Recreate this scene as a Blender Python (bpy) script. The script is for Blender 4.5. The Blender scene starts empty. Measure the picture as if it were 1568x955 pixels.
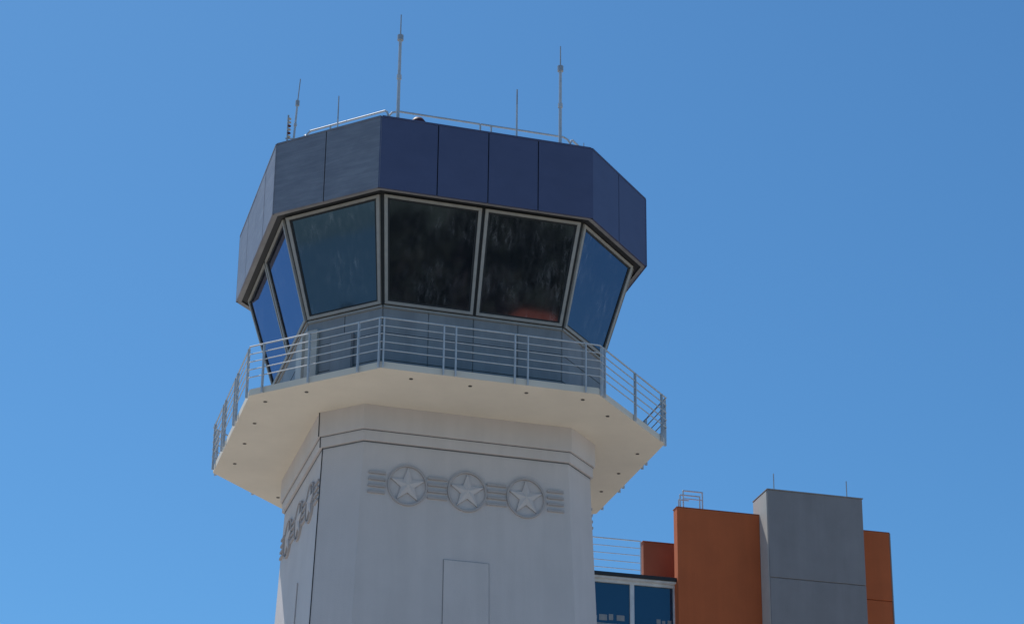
import bpy, math, random
from mathutils import Vector, Matrix
random.seed(7)
TH=0.2395
GZ=-1.6
sc=bpy.context.scene

# ------------------------------------------------------------ materials
def newmat(name):
    m=bpy.data.materials.new(name);m.use_nodes=True
    nt=m.node_tree;b=nt.nodes['Principled BSDF'];return m,nt,b
def noise(nt,scale,detail=4,rough=.55,stretch=None,coord='Object',dist=0):
    tc=nt.nodes.new('ShaderNodeTexCoord');n=nt.nodes.new('ShaderNodeTexNoise')
    n.inputs['Scale'].default_value=scale;n.inputs['Detail'].default_value=detail;n.inputs['Roughness'].default_value=rough
    n.inputs['Distortion'].default_value=dist
    if stretch:
        mp=nt.nodes.new('ShaderNodeMapping');mp.inputs['Scale'].default_value=stretch
        nt.links.new(tc.outputs[coord],mp.inputs['Vector']);nt.links.new(mp.outputs[0],n.inputs['Vector'])
    else: nt.links.new(tc.outputs[coord],n.inputs['Vector'])
    return n
def ramp(nt,src,stops):
    r=nt.nodes.new('ShaderNodeValToRGB');e=r.color_ramp.elements
    e[0].position=stops[0][0];e[0].color=(*stops[0][1],1);e[1].position=stops[-1][0];e[1].color=(*stops[-1][1],1)
    for p,c in stops[1:-1]:
        x=e.new(p);x.color=(*c,1)
    nt.links.new(src,r.inputs[0]);return r
def mul(nt,a,b,fac=1.0):
    m=nt.nodes.new('ShaderNodeMix');m.data_type='RGBA';m.blend_type='MULTIPLY';m.inputs[0].default_value=fac
    nt.links.new(a,m.inputs[6]);nt.links.new(b,m.inputs[7]);return m.outputs[2]
def bump(nt,b,src,strength=.2,dist=.02):
    bp=nt.nodes.new('ShaderNodeBump');bp.inputs['Strength'].default_value=strength;bp.inputs['Distance'].default_value=dist
    nt.links.new(src,bp.inputs['Height']);nt.links.new(bp.outputs[0],b.inputs['Normal'])
def simple(name,col,rough=.6,metal=0,var=.12,scale=3,bmp=0,bscale=40,stretch=None,spec=None,streak=0):
    m,nt,b=newmat(name)
    n=noise(nt,scale,5,.6,stretch)
    lo=tuple(c*(1-var) for c in col);hi=tuple(min(1,c*(1+var)) for c in col)
    r=ramp(nt,n.outputs[0],[(.3,lo),(.7,hi)]);out=r.outputs[0]
    if streak:
        n3=noise(nt,2.2,4,.6,(1,1,.08));r3=ramp(nt,n3.outputs[0],[(.42,(1-streak,)*3),(.6,(1,1,1))])
        out=mul(nt,out,r3.outputs[0])
    nt.links.new(out,b.inputs['Base Color'])
    b.inputs['Roughness'].default_value=rough;b.inputs['Metallic'].default_value=metal
    if spec is not None:b.inputs['Specular IOR Level'].default_value=spec
    if bmp:
        n2=noise(nt,bscale,4,.6);bump(nt,b,n2.outputs[0],bmp,.02)
    return m
M={}
M['stucco']=simple('painted_stucco',(.625,.58,.58),.9,var=.03,scale=1.1,bmp=.25,bscale=30,streak=.04)
M['relief']=simple('shaded_relief_stucco',(.44,.41,.415),.9,var=.05,scale=3,bmp=.3,bscale=30)  # darker copy of the wall stucco; shading of the relief painted in
M['cream']=simple('cream_concrete',(.73,.665,.575),.9,var=.045,scale=.9,bmp=.15,bscale=18)
M['joint']=simple('joint_sealant',(.06,.06,.065),.8)
M['mould_line']=simple('moulding_line',(.17,.17,.18),.9)  # thin dark bands just below the moulding steps
M['rail']=simple('galvanised_rail',(.52,.55,.59),.55,metal=.15,var=.1,scale=8)
M['raildark']=simple('antenna_metal',(.40,.42,.45),.5,metal=.3)
M['frame']=simple('window_frame',(.36,.335,.31),.55,metal=.1,var=.1,scale=6)
M['gasket']=simple('black_gasket',(.018,.019,.022),.6)
M['skirt']=simple('grey_metal_siding',(.30,.295,.30),.6,metal=.1,var=.08,scale=2,streak=.12)
M['box']=simple('beige_utility_panel',(.50,.46,.41),.6)
M['roof']=simple('roof_membrane',(.35,.35,.35),.9)
M['lamp']=simple('downlight_dark',(.09,.08,.07),.5)
M['red']=simple('beacon_red',(.10,.02,.025),.6)
M['orange']=simple('orange_render',(.52,.12,.036),.85,var=.06,scale=.8,bmp=.2,bscale=25,streak=.06)
M['orange2']=simple('dull_orange_render',(.32,.095,.045),.85,var=.08,scale=.8,bmp=.2,bscale=25,streak=.06)
M['greyw']=simple('grey_render',(.265,.25,.258),.9,var=.06,scale=.9,bmp=.2,bscale=25,streak=.06)
M['lightw']=simple('pale_concrete',(.50,.47,.43),.9,var=.05)
M['white']=simple('white_aluminium',(.6,.62,.65),.5)
M['tile']=simple('terracotta_tile',(.36,.095,.04),.8,var=.3,scale=2)
def parapet_mat(name,lo,hi,st,zs=3.5):
    m,nt,b=newmat(name)
    n=noise(nt,1.5,5,.6,(1,1,1.5));r=ramp(nt,n.outputs[0],[(.3,lo),(.7,hi)])
    n2=noise(nt,5,5,.7,(.25,.25,zs));r2=ramp(nt,n2.outputs[0],[(.42,(1,1,1)),(.75,(1+st,1+st,1+st*.8))])
    nt.links.new(mul(nt,r.outputs[0],r2.outputs[0],1),b.inputs['Base Color'])
    b.inputs['Metallic'].default_value=.25
    b.inputs['Roughness'].default_value=.5
    n3=noise(nt,1.2,2);bump(nt,b,n3.outputs[0],.10,.03)
    return m
M['panel']=parapet_mat('blue_metal_panel',(.088,.098,.180),(.098,.109,.198),.04,1)
M['panel_sheen']=parapet_mat('sky_sheen_blue_panel',(.20,.195,.225),(.24,.235,.265),.35,2.2)  # paler streaky copy of the panel; bright horizon reflection painted into its colour
def glass_mat(name,base,ior,tint,wav=.06,stretch=(1,1,.3),streak=0.0):
    m,nt,b=newmat(name)
    out=nt.nodes['Material Output']
    gl=nt.nodes.new('ShaderNodeBsdfGlossy');gl.inputs['Roughness'].default_value=.035;gl.inputs['Color'].default_value=(*tint,1)
    fr=nt.nodes.new('ShaderNodeFresnel');fr.inputs['IOR'].default_value=ior
    mx=nt.nodes.new('ShaderNodeMixShader')
    b.inputs['Roughness'].default_value=.7;b.inputs['Specular IOR Level'].default_value=0
    n=noise(nt,5.5,6,.65,(1.6,1.6,.10),dist=.5)
    n4=noise(nt,.8,3,.6)
    r=ramp(nt,n.outputs[0],[(.44,(0,0,0)),(.58,(.3,.3,.3)),(.72,(1,1,1))])
    r4=ramp(nt,n4.outputs[0],[(.42,(0,0,0)),(.62,(1,1,1))])
    msk=mul(nt,r.outputs[0],r4.outputs[0])
    mc=nt.nodes.new('ShaderNodeMix');mc.data_type='RGBA';nt.links.new(msk,mc.inputs[0])
    mc.inputs[6].default_value=(*base,1);mc.inputs[7].default_value=(base[0]+streak,base[1]+streak,base[2]+streak*1.05,1)
    nt.links.new(mc.outputs[2],b.inputs['Base Color'])
    n2=noise(nt,.9,2,.5,stretch);bp=nt.nodes.new('ShaderNodeBump');bp.inputs['Strength'].default_value=wav;bp.inputs['Distance'].default_value=.1
    nt.links.new(n2.outputs[0],bp.inputs['Height']);nt.links.new(bp.outputs[0],gl.inputs['Normal'])
    nt.links.new(fr.outputs[0],mx.inputs[0]);nt.links.new(b.outputs[0],mx.inputs[1]);nt.links.new(gl.outputs[0],mx.inputs[2])
    nt.links.new(mx.outputs[0],out.inputs['Surface'])
    return m
M['glass']=glass_mat('tinted_cab_glass',(.010,.012,.018),2.3,(.64,.69,.97),.010,streak=.12)
M['bglass']=glass_mat('blue_window_glass',(.008,.035,.07),2.0,(.55,.8,.95),.02)
def leaf_mat():
    m,nt,b=newmat('foliage');n=noise(nt,.16,4);r=ramp(nt,n.outputs[0],[(.35,(.018,.03,.012)),(.5,(.04,.05,.02)),(.68,(.10,.095,.045))])
    nt.links.new(r.outputs[0],b.inputs['Base Color']);b.inputs['Roughness'].default_value=.8;return m
M['leaf']=leaf_mat();M['bark']=simple('bark',(.22,.19,.15),.9,scale=5)
def ground_mat():
    m,nt,b=newmat('ground_surface')
    n=noise(nt,.02,5,.6);r=ramp(nt,n.outputs[0],[(.35,(.42,.38,.32)),(.6,(.46,.42,.36)),(.75,(.30,.28,.2))])
    n2=noise(nt,1.5,5);r2=ramp(nt,n2.outputs[0],[(.3,(.88,)*3),(.7,(1,1,1))])
    nt.links.new(mul(nt,r.outputs[0],r2.outputs[0]),b.inputs['Base Color']);b.inputs['Roughness'].default_value=.95;return m
M['ground']=ground_mat()
M['lawn']=simple('lawn_grass',(.07,.085,.035),.95,var=.35,scale=.3)
def added_water_mat():
    m,nt,b=newmat('added_sea_water');b.inputs['Base Color'].default_value=(.01,.05,.12,1);b.inputs['Roughness'].default_value=.12
    n=noise(nt,.25,4);bump(nt,b,n.outputs[0],.2,.2);return m
M['added_water']=added_water_mat()  # surface of the unseen sea added for the glass reflections

# ------------------------------------------------------------ mesh builder
class MB:
    def __init__(s): s.v=[];s.f=[];s.m=[];s.mats=[]
    def mi(s,k):
        if k not in s.mats:s.mats.append(k)
        return s.mats.index(k)
    def add(s,vs,fs,k):
        o=len(s.v);s.v+= [tuple(v) for v in vs];i=s.mi(k)
        for f in fs:s.f.append(tuple(o+j for j in f));s.m.append(i)
    def hexa(s,b,t,k):
        s.add(list(b)+list(t),[(3,2,1,0),(4,5,6,7),(0,1,5,4),(1,2,6,5),(2,3,7,6),(3,0,4,7)],k)
    def box(s,x0,x1,y0,y1,z0,z1,k,T=None):
        b=[(x0,y0,z0),(x1,y0,z0),(x1,y1,z0),(x0,y1,z0)];t=[(x,y,z1) for x,y,_ in b]
        if T:b=[T@Vector(p) for p in b];t=[T@Vector(p) for p in t]
        s.hexa(b,t,k)
    def tube(s,a,b,r,k,n=8,r2=None):
        a=Vector(a);b=Vector(b);d=(b-a).normalized();u=d.orthogonal().normalized();w=d.cross(u);r2=r if r2 is None else r2
        vs=[a+(u*math.cos(i*2*math.pi/n)+w*math.sin(i*2*math.pi/n))*r for i in range(n)]+[b+(u*math.cos(i*2*math.pi/n)+w*math.sin(i*2*math.pi/n))*r2 for i in range(n)]
        s.add(vs,[(i,(i+1)%n,n+(i+1)%n,n+i) for i in range(n)]+[tuple(range(n))[::-1],tuple(range(n,2*n))],k)
    def path(s,pts,r,k,n=8):
        for a,b in zip(pts,pts[1:]): s.tube(a,b,r,k,n)
        for p in pts[1:-1]: s.ball(p,r*1.02,k)
    def ball(s,c,r,k,n=8,sz=1):
        vs=[];fs=[];m=5;c=Vector(c)
        for j in range(m+1):
            t=math.pi*j/m
            for i in range(n):
                a=2*math.pi*i/n;vs.append(c+Vector((r*math.sin(t)*math.cos(a),r*math.sin(t)*math.sin(a),r*sz*math.cos(t))))
        for j in range(m):
            for i in range(n):fs.append((j*n+i,(j+1)*n+i,(j+1)*n+(i+1)%n,j*n+(i+1)%n))
        s.add(vs,fs,k)
    def obj(s,name,parent=None,smooth=False,bevel=0):
        me=bpy.data.meshes.new(name);me.from_pydata(s.v,[],s.f)
        for k in s.mats:me.materials.append(M[k])
        me.polygons.foreach_set('material_index',s.m)
        if smooth:me.polygons.foreach_set('use_smooth',[True]*len(s.f))
        me.update();o=bpy.data.objects.new(name,me);sc.collection.objects.link(o)
        if parent:o.parent=parent
        if bevel:
            md=o.modifiers.new('b','BEVEL');md.width=bevel;md.segments=2;md.limit_method='ANGLE'
        return o
def empty(name):
    e=bpy.data.objects.new(name,None);sc.collection.objects.link(e);return e

# ------------------------------------------------------------ octagon tools
CT,ST=math.cos(TH),math.sin(TH)
def oct8(a,c,z,cx=0,cy=0,dy=0,inset=0):
    b=a-c
    if inset:
        s2=(a+b)/math.sqrt(2)-inset
        a=a-inset;b=s2*math.sqrt(2)-a
    P=[(-a,b+dy),(-a,-b),(-b,-a),(b,-a),(a,-b),(a,b+dy),(b,a+dy),(-b,a+dy)]
    return [Vector(((x+cx)*CT-(y+cy)*ST,(x+cx)*ST+(y+cy)*CT,z)) for x,y in P]
def ringwalls(mb,lo,hi,k,cap_lo=None,cap_hi=None):
    n=8;mb.add(lo+hi,[(i,(i+1)%n,n+(i+1)%n,n+i) for i in range(n)],k)
    if cap_lo:mb.add(lo,[tuple(range(8))[::-1]],cap_lo)
    if cap_hi:mb.add(hi,[tuple(range(8))],cap_hi)
def annulus(mb,a,b,k):
    mb.add(a+b,[(i,(i+1)%8,8+(i+1)%8,8+i) for i in range(8)],k)
class Face:
    def __init__(s,lo,hi,i):
        j=(i+1)%8;s.q=(lo[i],lo[j],hi[i],hi[j])
        s.wb=(lo[j]-lo[i]).length;s.h=((hi[i]+hi[j])/2-(lo[i]+lo[j])/2).length
        s.n=((lo[j]-lo[i]).cross(hi[i]-lo[i])).normalized()
    def P(s,u,v,o=0):
        a,b,c,d=s.q;return (a.lerp(b,u)).lerp(c.lerp(d,u),v)+s.n*o
    def slab(s,mb,u0,u1,v0,v1,o0,o1,k):
        mb.hexa([s.P(u0,v0,o0),s.P(u1,v0,o0),s.P(u1,v1,o0),s.P(u0,v1,o0)],[s.P(u0,v0,o1),s.P(u1,v0,o1),s.P(u1,v1,o1),s.P(u0,v1,o1)],k)
    def frame(s,mb,u0,u1,v0,v1,w,o0,o1,k):
        wu=w/s.wb;wv=w/s.h
        s.slab(mb,u0,u1,v0,v0+wv,o0,o1,k);s.slab(mb,u0,u1,v1-wv,v1,o0,o1,k)
        s.slab(mb,u0,u0+wu,v0+wv,v1-wv,o0,o1,k);s.slab(mb,u1-wu,u1,v0+wv,v1-wv,o0,o1,k)

# ------------------------------------------------------------ CONTROL TOWER
tower=empty('control_tower')
ZD,ZM=19.73,18.857
CB=(-.067,.016,0);SH=(.079,.525,-.202)
TAPER=(3.4625-3.3278)/4
def shaft(z,inset=0):
    a=3.3278+(TAPER*(ZM-z) if z<ZM else 0)
    return oct8(a,.8134,z,*SH,inset=inset)
mb=MB()
ringwalls(mb,shaft(GZ-.3),shaft(ZM),'stucco')
B1=ZM+.27
p0=shaft(ZM);p1=shaft(ZM,-.07);annulus(mb,p0,p1,'stucco')
q1=shaft(B1,-.07);ringwalls(mb,p1,q1,'stucco')
q2=shaft(B1,-.12);annulus(mb,q1,q2,'stucco');ringwalls(mb,q2,shaft(ZD+.05,-.12),'stucco')
for z,a,k in ((ZM-.035,-.008,'mould_line'),(B1-.028,-.078,'mould_line')):
    ringwalls(mb,shaft(z,a),shaft(z+(.03 if z<ZM else .018),a),k)
for i in (1,5,):
    for lo,hi in ((shaft(GZ),shaft(ZM)),(shaft(ZM,-.07),shaft(B1,-.07)),(shaft(B1,-.12),shaft(ZD,-.12))):
        mb.tube(lo[i],hi[i],.016,'joint',6)
mb.obj('shaft',tower)
mb=MB()
Flo,Fhi=shaft(ZM-6),shaft(ZM)
def relief(fi):
    F=Face(Flo,Fhi,fi)
    W=F.wb
    def P(u,z,o):
        return F.P(.5+u/W,1+(z-ZM)/6.0,o)
    def prism(pts,o0,o1,k='relief'):
        n=len(pts);mb.add([P(x,z,o0) for x,z in pts]+[P(x,z,o1) for x,z in pts],[(i,(i+1)%n,n+(i+1)%n,n+i) for i in range(n)]+[tuple(range(n,2*n))],k)
    zc=ZM-1.03
    R=.51
    SPX=1.54 if fi in (2,6) else 1.5
    for cx in (-SPX,0,SPX):
        n=48
        ra,rb,oa=R,R-.045,.055
        vs=[]
        for i in range(n):
            a=2*math.pi*i/n;ca,sa=math.cos(a),math.sin(a)
            vs+=[P(cx+ra*ca,zc+ra*sa,-.01),P(cx+ra*ca,zc+ra*sa,oa),P(cx+rb*ca,zc+rb*sa,oa),P(cx+rb*ca,zc+rb*sa,-.01)]
        fs=[]
        for i in range(n):
            j=(i+1)%n
            for k in range(3): fs.append((4*i+k,4*j+k,4*j+k+1,4*i+k+1))
        mb.add(vs,fs,'relief')
        pts=[]
        for i in range(10):
            a=math.pi/2+i*math.pi/5;r=.45 if i%2==0 else .45*.40
            pts.append((cx+r*math.cos(a),zc+r*math.sin(a)))
        vs=[P(x,z,-.005) for x,z in pts]+[P(x,z,.045) for x,z in pts]+[P(cx,zc,.10)]
        mb.add(vs,[(i,(i+1)%10,10+(i+1)%10,10+i) for i in range(10)],'relief')
        mb.add(vs,[(10+i,10+(i+1)%10,20) for i in range(10)],'stucco')
    def bars(x0,x1):
        for j in range(4):
            z=zc+.245-j*.163
            prism([(x0,z-.03),(x1,z-.03),(x1,z+.03),(x0,z+.03)],-.01,.05)
    bars(-2.54,-2.11);bars(-1.02,-.52);bars(.52,1.02);bars(2.11,2.54)
    w,zt,zb=.56,ZM-2.78,ZM-6.2
    prism([(-w,zb),(w,zb),(w,zt),(-w,zt)],-.01,.03,'stucco')
    for (a,b,c,d) in ((-w-.018,-w-.001,zb,zt),(w+.001,w+.018,zb,zt),(-w-.018,w+.018,zt+.001,zt+.018)):
        prism([(a,c),(b,c),(b,d),(a,d)],-.005,.004,'skirt')
for fi in (0,2,4,6): relief(fi)
mb.obj('star_medallion_relief',tower)

DT=.16
DK=(0,0,.232)
mb=MB()
d_lo=oct8(5.15,2.558,ZD,*DK);d_hi=oct8(5.15,2.558,ZD+DT,*DK)
ringwalls(mb,d_lo,d_hi,'cream','cream','roof')
mb.obj('observation_deck_slab',tower,bevel=.02)
mb=MB()
ins=oct8(5.15,2.558,ZD,*DK,inset=.42)
for i in range(8):
    for t in ((.13,.42,.7,.985) if i%2==0 else (.35,)):
        p=ins[i].lerp(ins[(i+1)%8],t)
        mb.tube(p+Vector((0,0,-.012)),p+Vector((0,0,.02)),.045,'lamp',12)
mb.obj('soffit_downlights',tower)

ZWB,ZWT=21.967,24.5435
mb=MB()
wb=oct8(3.73,1.507,ZWB,*CB);wt=oct8(4.4755,1.9772,ZWT,*CB)
sk_lo=oct8(3.73,1.507,ZD+DT,*CB,inset=.04);sk_hi=oct8(3.73,1.507,ZWB,*CB,inset=.04)
ringwalls(mb,sk_lo,sk_hi,'skirt')
for i in range(8):
    F=Face(sk_lo,sk_hi,i);n=4 if i%2==0 else 2
    for j in range(n):
        g=.012/F.wb
        F.slab(mb,j/n+g,(j+1)/n-g,.0,.97,.0,.025,'skirt')
    for v in (.33,.66): F.slab(mb,0,1,v,v+.006,.025,.032,'gasket')
    F.slab(mb,0,1,.97,1.0,-.01,.06,'frame')
F=Face(sk_lo,sk_hi,1)
F.slab(mb,.0,.16,.0,.86,.033,.12,'box');F.slab(mb,.34,.64,.0,.72,.033,.10,'greyw');F.slab(mb,.355,.625,.02,.705,.101,.115,'skirt')
F=Face(sk_lo,sk_hi,0);F.slab(mb,.80,.97,.0,.86,.033,.12,'box')
mb.obj('cab_base_wall',tower)
mbf=MB();mbg=MB()
for i in range(8):
    F=Face(wb,wt,i);n=2 if i%2==0 else 1
    F.slab(mbf,0,1,0,1,-.12,.0,'gasket')
    for j in range(n):
        e=.04/F.wb
        u0,u1=j/n+e,(j+1)/n-e;v0,v1=.012,.98
        W=.07
        F.frame(mbf,u0,u1,v0,v1,W,.0,.055,'frame')
        a=W/F.wb;b=W/F.h
        F.frame(mbf,u0+a,u1-a,v0+b,v1-b,.045,.0,.025,'gasket')
        a=(W+.045)/F.wb;b=(W+.045)/F.h
        F.slab(mbg,u0+a,u1-a,v0+b,v1-b,.001,.012,'glass')
mbf.obj('window_frames',tower);mbg.obj('window_glass',tower)
ZPB,ZPT=24.4903,26.3818
mb=MB()
PA=(4.7935,2.151)
core_lo=oct8(*PA,ZPB+.03,*CB,inset=.06);core_hi=oct8(*PA,ZPT-.02,*CB,inset=.06)
ringwalls(mb,core_lo,core_hi,'gasket')
in_hi=oct8(*PA,ZPT-.02,*CB,inset=.25);in_lo=oct8(*PA,ZPT-.35,*CB,inset=.25)
annulus(mb,core_hi,in_hi,'panel');annulus(mb,in_hi,in_lo,'roof')
mb.add(in_lo,[tuple(range(8))],'roof')
annulus(mb,oct8(4.4755,1.9772,ZWT-.03,*CB,inset=.1),core_lo,'gasket')
dl=oct8(*PA,ZPB,*CB,inset=.02)
annulus(mb,oct8(*PA,ZPB+.001,*CB,inset=.14),dl,'skirt')
P_lo=oct8(*PA,ZPB,*CB,inset=.05);P_hi=oct8(*PA,ZPT,*CB,inset=.05)
cuts={2:[0,.264,.503,.742,1],1:[0,.483,1],3:[0,.483,1]}
for i in range(8):
    F=Face(P_lo,P_hi,i);cc=cuts.get(i,[0,.26,.5,.74,1] if i%2==0 else [0,.5,1])
    pk='panel_sheen' if i in (0,1,7) else 'panel'  # left faces get the copy with the painted-in reflection
    for a,b in zip(cc,cc[1:]):
        g=.013/F.wb
        ga=0 if a==0 else g;gb=0 if b==1 else g
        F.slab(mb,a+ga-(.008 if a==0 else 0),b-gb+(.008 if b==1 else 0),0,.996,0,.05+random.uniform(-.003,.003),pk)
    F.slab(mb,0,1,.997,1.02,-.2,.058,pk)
mb.obj('parapet_panels',tower)

def railing(name,mats,ring_kwargs,z0,h,nr,posts,pr,rr,inset,below=.25,faces=range(8)):
    mb=MB()
    R=lambda z:oct8(*ring_kwargs[0],z,*ring_kwargs[1],inset=inset)
    for j in range(nr):
        z=z0+h*(1-j*.185*5/nr) if nr>1 else z0+h
        pts=R(z);rad=rr*1.45 if j==0 else rr
        for i in faces: mb.tube(pts[i],pts[(i+1)%8],rad,mats,8)
        for i in faces: mb.ball(pts[i],rad*1.03,mats)
    lo,hi=R(z0-below),R(z0+h)
    for i in faces:
        for t in posts[i%8]:
            a=lo[i].lerp(lo[(i+1)%8],t);b=hi[i].lerp(hi[(i+1)%8],t)
            n=(lo[(i+1)%8]-lo[i]).normalized()
            w=n.cross(Vector((0,0,1)))
            d1=n*pr*.45;d2=w*pr
            mb.hexa([a-d1-d2,a+d1-d2,a+d1+d2,a-d1+d2],[b-d1-d2,b+d1-d2,b+d1+d2,b-d1+d2],mats)
    return mb.obj(name,tower)
FL=[.02,.28,.335,.61,.67,.93]
posts={0:[.05,.3,.36,.63,.69,.97],1:[.11,.46,.83,.985],2:[.01,.28,.335,.605,.665,.935],3:[.03,.07,.52,.93],4:FL,5:[.05,.5,.95],6:FL,7:[.05,.5,.95]}
railing('deck_railing','rail',((5.15,2.558),DK),ZD+DT,1.07,5,posts,.033,.014,-.045,below=.17)
mb=MB()
rz=ZPT+.66
ra=oct8(*PA,rz,*CB,inset=.78)
V=lambda z:Vector((0,0,z))
for i in range(8):
    a,b=ra[i],ra[(i+1)%8]
    mb.path([a+V(-1.0),a+V(-.18),a.lerp(b,.02)+V(-.06),a.lerp(b,.055),a.lerp(b,.497)],.026,'rail')
    mb.path([a.lerp(b,.503),a.lerp(b,.96),a.lerp(b,.985)+V(-.05),b+V(-.15)],.026,'rail')
    mb.tube(a+V(-.55),b+V(-.55),.02,'rail')
    for t in ((.5,.56) if i%2==0 else (.3,)):
        p=a.lerp(b,t);mb.tube(p+V(-1.0),p,.024,'rail')
mb.obj('roof_railing',tower)
rb=oct8(*PA,ZPT,*CB,inset=.5)
rc=oct8(*PA,ZPT,*CB,inset=.3)
mb=MB()
bp=rb[2].lerp(rb[3],.165);bp.z=ZPT-.35
mb.tube(bp,bp+V(.56),.17,'red',16);mb.ball(bp+V(.56),.2,'red',16)
mb.obj('obstruction_beacon',tower,smooth=True)

def antenna(pos,top,thick,r1=.035,r2=.012,lean=(0,0),collar=True):
    mb=MB();p=Vector(pos);b=Vector((p.x,p.y,ZPT-.35))
    l=Vector((lean[0],lean[1],0))
    m=Vector((p.x,p.y,ZPT+thick))+l*thick
    t=Vector((p.x,p.y,ZPT+top))+l*top
    mb.tube(b,m,r1,'rail',10,r1*.8);mb.tube(m,t,r2,'raildark',6,r2*.8)
    if collar:
        mb.tube(m-V(.07),m+V(.07),r1*1.7,'raildark',10);mb.tube(b,b+V(.5),r1*1.5,'raildark',10)
        mb.tube(b.lerp(m,.6),b.lerp(m,.64),r1*1.35,'rail',10)
    return mb.obj('radio_antenna')
A=lambda i,t,r=rb:r[i].lerp(r[(i+1)%8],t)
antenna(A(2,.06),3.21,2.55,.045,.018)
antenna(A(2,.905),3.07,2.42,.045,.018)
antenna(A(1,.05,rc),1.94,1.25,.03,.016,(.06,0))
antenna(A(1,.47),1.24,.6,.022,.018,collar=False)
antenna(A(2,.675),1.63,1.2,.028,.022,collar=False)
antenna(A(3,.12),.55,.3,.018,.012,collar=False)
mb=MB();p=A(0,.98,rc);b=Vector((p.x,p.y,ZPT-.35))
mb.tube(b,b+V(1.35),.022,'raildark')
for z in (.75,.85,.95,1.05,1.15,1.25): mb.ball(b+Vector((.03,0,z)),.05,'red' if z in (.85,1.05) else 'box',8,.6)
mb.tube(b+Vector((-.05,0,.7)),b+Vector((.2,0,.7)),.015,'raildark')
mb.obj('lightning_rod')

# ------------------------------------------------------------ OFFICE BUILDING
off=empty('office_building')
O0=Vector((11.87,22.04,0));T=Matrix.Translation(O0)@Matrix.Rotation(.2179,4,'Z');ZT=27.14
def bx(name,x0,x1,y0,y1,z0,z1,k,bev=.015):
    m=MB();m.box(x0,x1,y0,y1,z0,z1,k,T);return m.obj(name,off,bevel=bev)
G=GZ-.2
bx('grey_tower_core',-.02,3.66,.05,1.4,G,ZT,'lightw')
bx('grey_tower_front_top',0.0,3.66,-.02,.047,ZT-3.24,ZT+.02,'greyw')
bx('grey_tower_front_lower',0.0,3.66,-.02,.047,ZT-9,ZT-3.262,'greyw')
bx('grey_tower_front_base',0.0,3.66,-.02,.047,G,ZT-9.03,'greyw')
bx('grey_tower_coping',-.03,3.69,-.05,1.43,ZT+.022,ZT+.06,'greyw',.005)
bx('orange_wall_main',-3.15,-.022,.8,1.2,G,ZT-.68,'orange')
bx('orange_wall_main_coping',-3.17,-.022,.785,1.23,ZT-.678,ZT-.655,'orange2',.005)
bx('orange_block_body',-1.9,-.03,1.45,5,G,ZT-1.6,'orange')
bx('orange_wing_top',3.662,5.03,.8,1.2,ZT-3.46,ZT-.87,'orange')
bx('orange_wing_lower',3.662,5.03,.81,1.2,G,ZT-3.482,'orange')
bx('orange_wing_coping',3.662,5.05,.785,1.23,ZT-.868,ZT-.845,'orange2',.005)
bx('orange_wing_trim',5.034,5.08,.8,1.2,G,ZT-.87,'greyw',.005)
bx('orange_low_wall',-3.87,-1.95,2.5,2.8,ZT-3.338,ZT-1.5,'orange2')
bx('orange_low_coping',-3.90,-1.95,2.46,2.83,ZT-1.498,ZT-1.47,'orange2',.005)
bx('terrace_slab',-14,-3.152,1.0,9,ZT-3.48,ZT-3.34,'white')
bx('terrace_edge',-14,-3.152,.93,.998,ZT-3.42,ZT-3.28,'gasket')
bx('glazed_wing_core',-14,-3.152,1.35,9,G,ZT-3.482,'greyw')
m=MB();mg=MB()
zz=ZT-3.482
while zz-3.2>G:
    z1=zz-.10;z0=zz-2.5
    x=-3.152
    while x>-13.5:
        xa=max(x-1.60,-14)
        m.box(xa,xa+.10,1.2,1.33,z0,z1,'white',T)
        m.box(x-.05,x,1.2,1.33,z0+.08,z1,'white',T)
        m.box(xa+.10,x,1.2,1.33,z0,z0+.08,'white',T)
        mg.box(xa+.10,x-.05,1.27,1.30,z0+.08,z1,'bglass',T)
        xx=xa+.18
        while xx<x-.2:
            w_=random.uniform(.08,.3)
            mg.box(xx,min(xx+w_,x-.12),1.262,1.268,z0+1.05+random.uniform(-.03,.03),z0+1.2+random.uniform(-.03,.09),random.choice(('skirt','skirt','bglass')),T)
            xx+=w_+random.uniform(.02,.15)
        mg.box(xa+.16,x-.14,1.262,1.268,z0+.86,z0+.93,'skirt',T)
        x=xa
    m.box(-14,-3.152,1.18,1.34,z1,z1+.10,'white',T)
    m.box(-14,-3.152,1.16,1.34,z0-.7,z0-.003,'lightw',T)
    zz-=3.2
m.obj('glazed_wing_mullions',off);mg.obj('glazed_wing_glass',off)
m=MB()
zt=ZT-3.34
for j in range(5):
    z=zt+1.38-j*.27
    m.tube(T@Vector((-13.9,1.2,z)),T@Vector((-4.4,1.2,z)),.024 if j==0 else .016,'rail')
for x in (-13.9,-12.3,-10.7,-9.1,-7.5,-4.4): m.tube(T@Vector((x,1.2,zt)),T@Vector((x,1.2,zt+1.38)),.022,'rail')
m.ball(T@Vector((-3.6,1.8,zt+.15)),.16,'gasket',10);m.tube(T@Vector((-3.6,1.8,zt)),T@Vector((-3.6,1.8,zt+.12)),.09,'gasket')
m.obj('terrace_railing',off)
m=MB();r=ZT-1.6
def hoop(x0,x1,y,zb,zt_):
    m.path([T@Vector(q) for q in ((x0,y,zb),(x0,y,zt_),(x1,y,zt_),(x1,y,zb))],.028,'rail')
hoop(-2.42,-1.68,2.2,r,ZT+.50)
m.path([T@Vector(q) for q in ((-2.0,1.6,r),(-2.0,1.6,ZT+.10),(-2.75,1.6,ZT+.10),(-2.75,1.6,r))],.026,'rail')
m.tube(T@Vector((-2.42,2.2,ZT+.2)),T@Vector((-1.68,2.2,ZT+.2)),.02,'rail')
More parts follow.
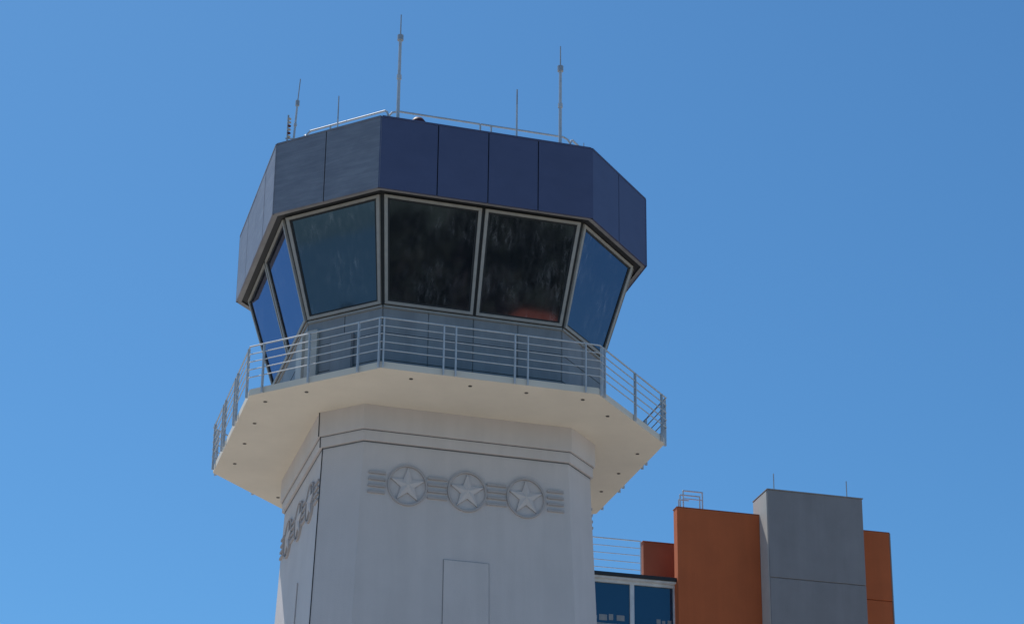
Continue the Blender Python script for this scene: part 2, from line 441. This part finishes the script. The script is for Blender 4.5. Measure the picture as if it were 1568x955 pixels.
m.path([T@Vector(q) for q in ((-2.98,1.1,ZT-.66),(-2.98,1.1,ZT-.28),(-2.6,1.1,ZT-.28))],.024,'rail')
m.obj('roof_access_hoops',off)
m=MB()
for x in (.38,3.21): m.tube(T@Vector((x,.3,ZT)),T@Vector((x,.3,ZT+.78)),.02,'raildark')
m.obj('lightning_spikes',off)

# ------------------------------------------------------------ GROUND, ADDED SEA, TREES, HOUSE
m=MB();s=4000
m.add([(-170,-s,GZ),(s,-s,GZ),(s,s,GZ),(-170,s,GZ)],[(0,1,2,3)],'ground');m.obj('ground')
m=MB();m.add([(-160,-400,GZ+.02),(300,-400,GZ+.02),(300,-60,GZ+.02),(-160,-60,GZ+.02)],[(0,1,2,3)],'lawn');m.obj('lawn')
m=MB();m.add([(-s,-s,GZ-.6),(-169.9,-s,GZ-.6),(-169.9,s,GZ-.6),(-s,s,GZ-.6)],[(0,1,2,3)],'added_water');m.obj('added_sea')  # out-of-view sea, added so the left cab glass mirrors blue
m=MB()
def tree(x,y,h,cr,nl=34):
    m.tube((x,y,GZ),(x+random.uniform(-.4,.4),y,GZ+h*.55),.3,'bark',7,.16)
    base=Vector((x,y,GZ+h*.45))
    cl=[]
    for i in range(18):
        a=random.uniform(0,6.283);rr=cr*math.sqrt(random.random())*.85;zc=random.uniform(-.42,.46)*h
        c=Vector((x+rr*math.cos(a),y+rr*math.sin(a),GZ+h*.55+zc*(1-.35*rr/cr)))
        cl.append(c)
        if i<8:m.tube(base,c,.12,'bark',5,.04)
    for c in cl:
        R=random.uniform(.22,.42)*cr
        for k in range(nl):
            d=Vector((random.gauss(0,1),random.gauss(0,1),random.gauss(0,1)));d.normalize();p=c+d*R*random.uniform(.3,1)
            u=Vector((random.gauss(0,.45),random.gauss(0,.45),1)).normalized();w=u.orthogonal();w.rotate(Matrix.Rotation(random.uniform(0,3.14),3,u));sz=random.uniform(.3,.75)
            m.add([p-u*sz,p-w*sz*.3,p+u*sz,p+w*sz*.3],[(0,1,2,3)],'leaf')
for i in range(84):
    az=math.radians(-6+i*.8+random.uniform(-.5,.5));R=(96,112,128,146)[i%4]+random.uniform(-5,5)
    tree(R*math.sin(az),-R*math.cos(az),random.uniform(15,23),random.uniform(4,6.5))
for i in range(34):
    az=math.radians(-44-i*1.25+random.uniform(-.8,.8));R=random.uniform(108,130)
    tree(R*math.sin(az),-R*math.cos(az),random.uniform(16.5,22),random.uniform(1.8,3.4))
m.obj('distant_trees')
hs=empty('terracotta_roof_house')
HT=Matrix.Translation(Vector((40.6,-73,GZ-1.15)))@Matrix.Rotation(math.radians(30),4,'Z')
m=MB();m.box(-4,4,-4,4,0,12.6,'lightw',HT);m.obj('walls',hs)
m=MB();q=[HT@Vector(p) for p in ((-4.6,-4.6,12.602),(4.6,-4.6,12.602),(4.6,4.6,12.602),(-4.6,4.6,12.602),(-1,0,15.9),(1,0,15.9))]
m.add(q,[(0,1,5,4),(1,2,5),(2,3,4,5),(3,0,4),(3,2,1,0)],'tile');m.obj('hipped_roof',hs)
m=MB()
for z in (2.2,5.6,9.0):
    for x in (-3.0,-1.0,1.0,3.0): m.box(x-.45,x+.45,4.003,4.05,z,z+1.5,'gasket',HT)
m.obj('windows',hs)

# ------------------------------------------------------------ LIGHT + SKY
EL=math.radians(60);AZ=math.atan2(-.6,.8)
S=Vector((math.sin(AZ)*math.cos(EL),math.cos(AZ)*math.cos(EL),math.sin(EL)))
L=bpy.data.lights.new('sun','SUN');L.energy=4.3;L.angle=math.radians(.53);L.color=(1,.95,.87)
lo=bpy.data.objects.new('sun',L);sc.collection.objects.link(lo);lo.rotation_euler=S.to_track_quat('Z','Y').to_euler()
w=bpy.data.worlds.new('World');sc.world=w;w.use_nodes=True;nt=w.node_tree
bg=nt.nodes['Background'];sky=nt.nodes.new('ShaderNodeTexSky');sky.sky_type='NISHITA';sky.sun_disc=False
sky.sun_elevation=EL;sky.sun_rotation=AZ%(2*math.pi);sky.air_density=1.0;sky.dust_density=.6;sky.ozone_density=2.0
mx=nt.nodes.new('ShaderNodeMix');mx.data_type='RGBA';mx.blend_type='MULTIPLY';mx.inputs[0].default_value=1
mx.inputs[7].default_value=(.45,.87,1.14,1)
nt.links.new(sky.outputs[0],mx.inputs[6]);nt.links.new(mx.outputs[2],bg.inputs[0]);bg.inputs[1].default_value=.1

# ------------------------------------------------------------ CAMERA
f,ph,ya,ro,D=3394.69,.3751,.0640,.0020,52.0098;ppx,ppy=87.02,182.27
F=Vector((math.sin(ya)*math.cos(ph),math.cos(ya)*math.cos(ph),math.sin(ph)))
R0=Vector((math.cos(ya),-math.sin(ya),0));U0=R0.cross(F)
R=R0*math.cos(ro)+U0*math.sin(ro);U=-R0*math.sin(ro)+U0*math.cos(ro)
mt=Matrix(((R.x,U.x,-F.x,0),(R.y,U.y,-F.y,-D),(R.z,U.z,-F.z,0),(0,0,0,1)))
cd=bpy.data.cameras.new('camera');co=bpy.data.objects.new('camera',cd);sc.collection.objects.link(co);co.matrix_world=mt
cd.sensor_width=36;cd.lens=f/1568*36;cd.shift_x=-ppx/1568;cd.shift_y=ppy/1568;cd.clip_end=10000
sc.camera=co
sc.view_settings.view_transform='Standard';sc.view_settings.look='None';sc.view_settings.exposure=0
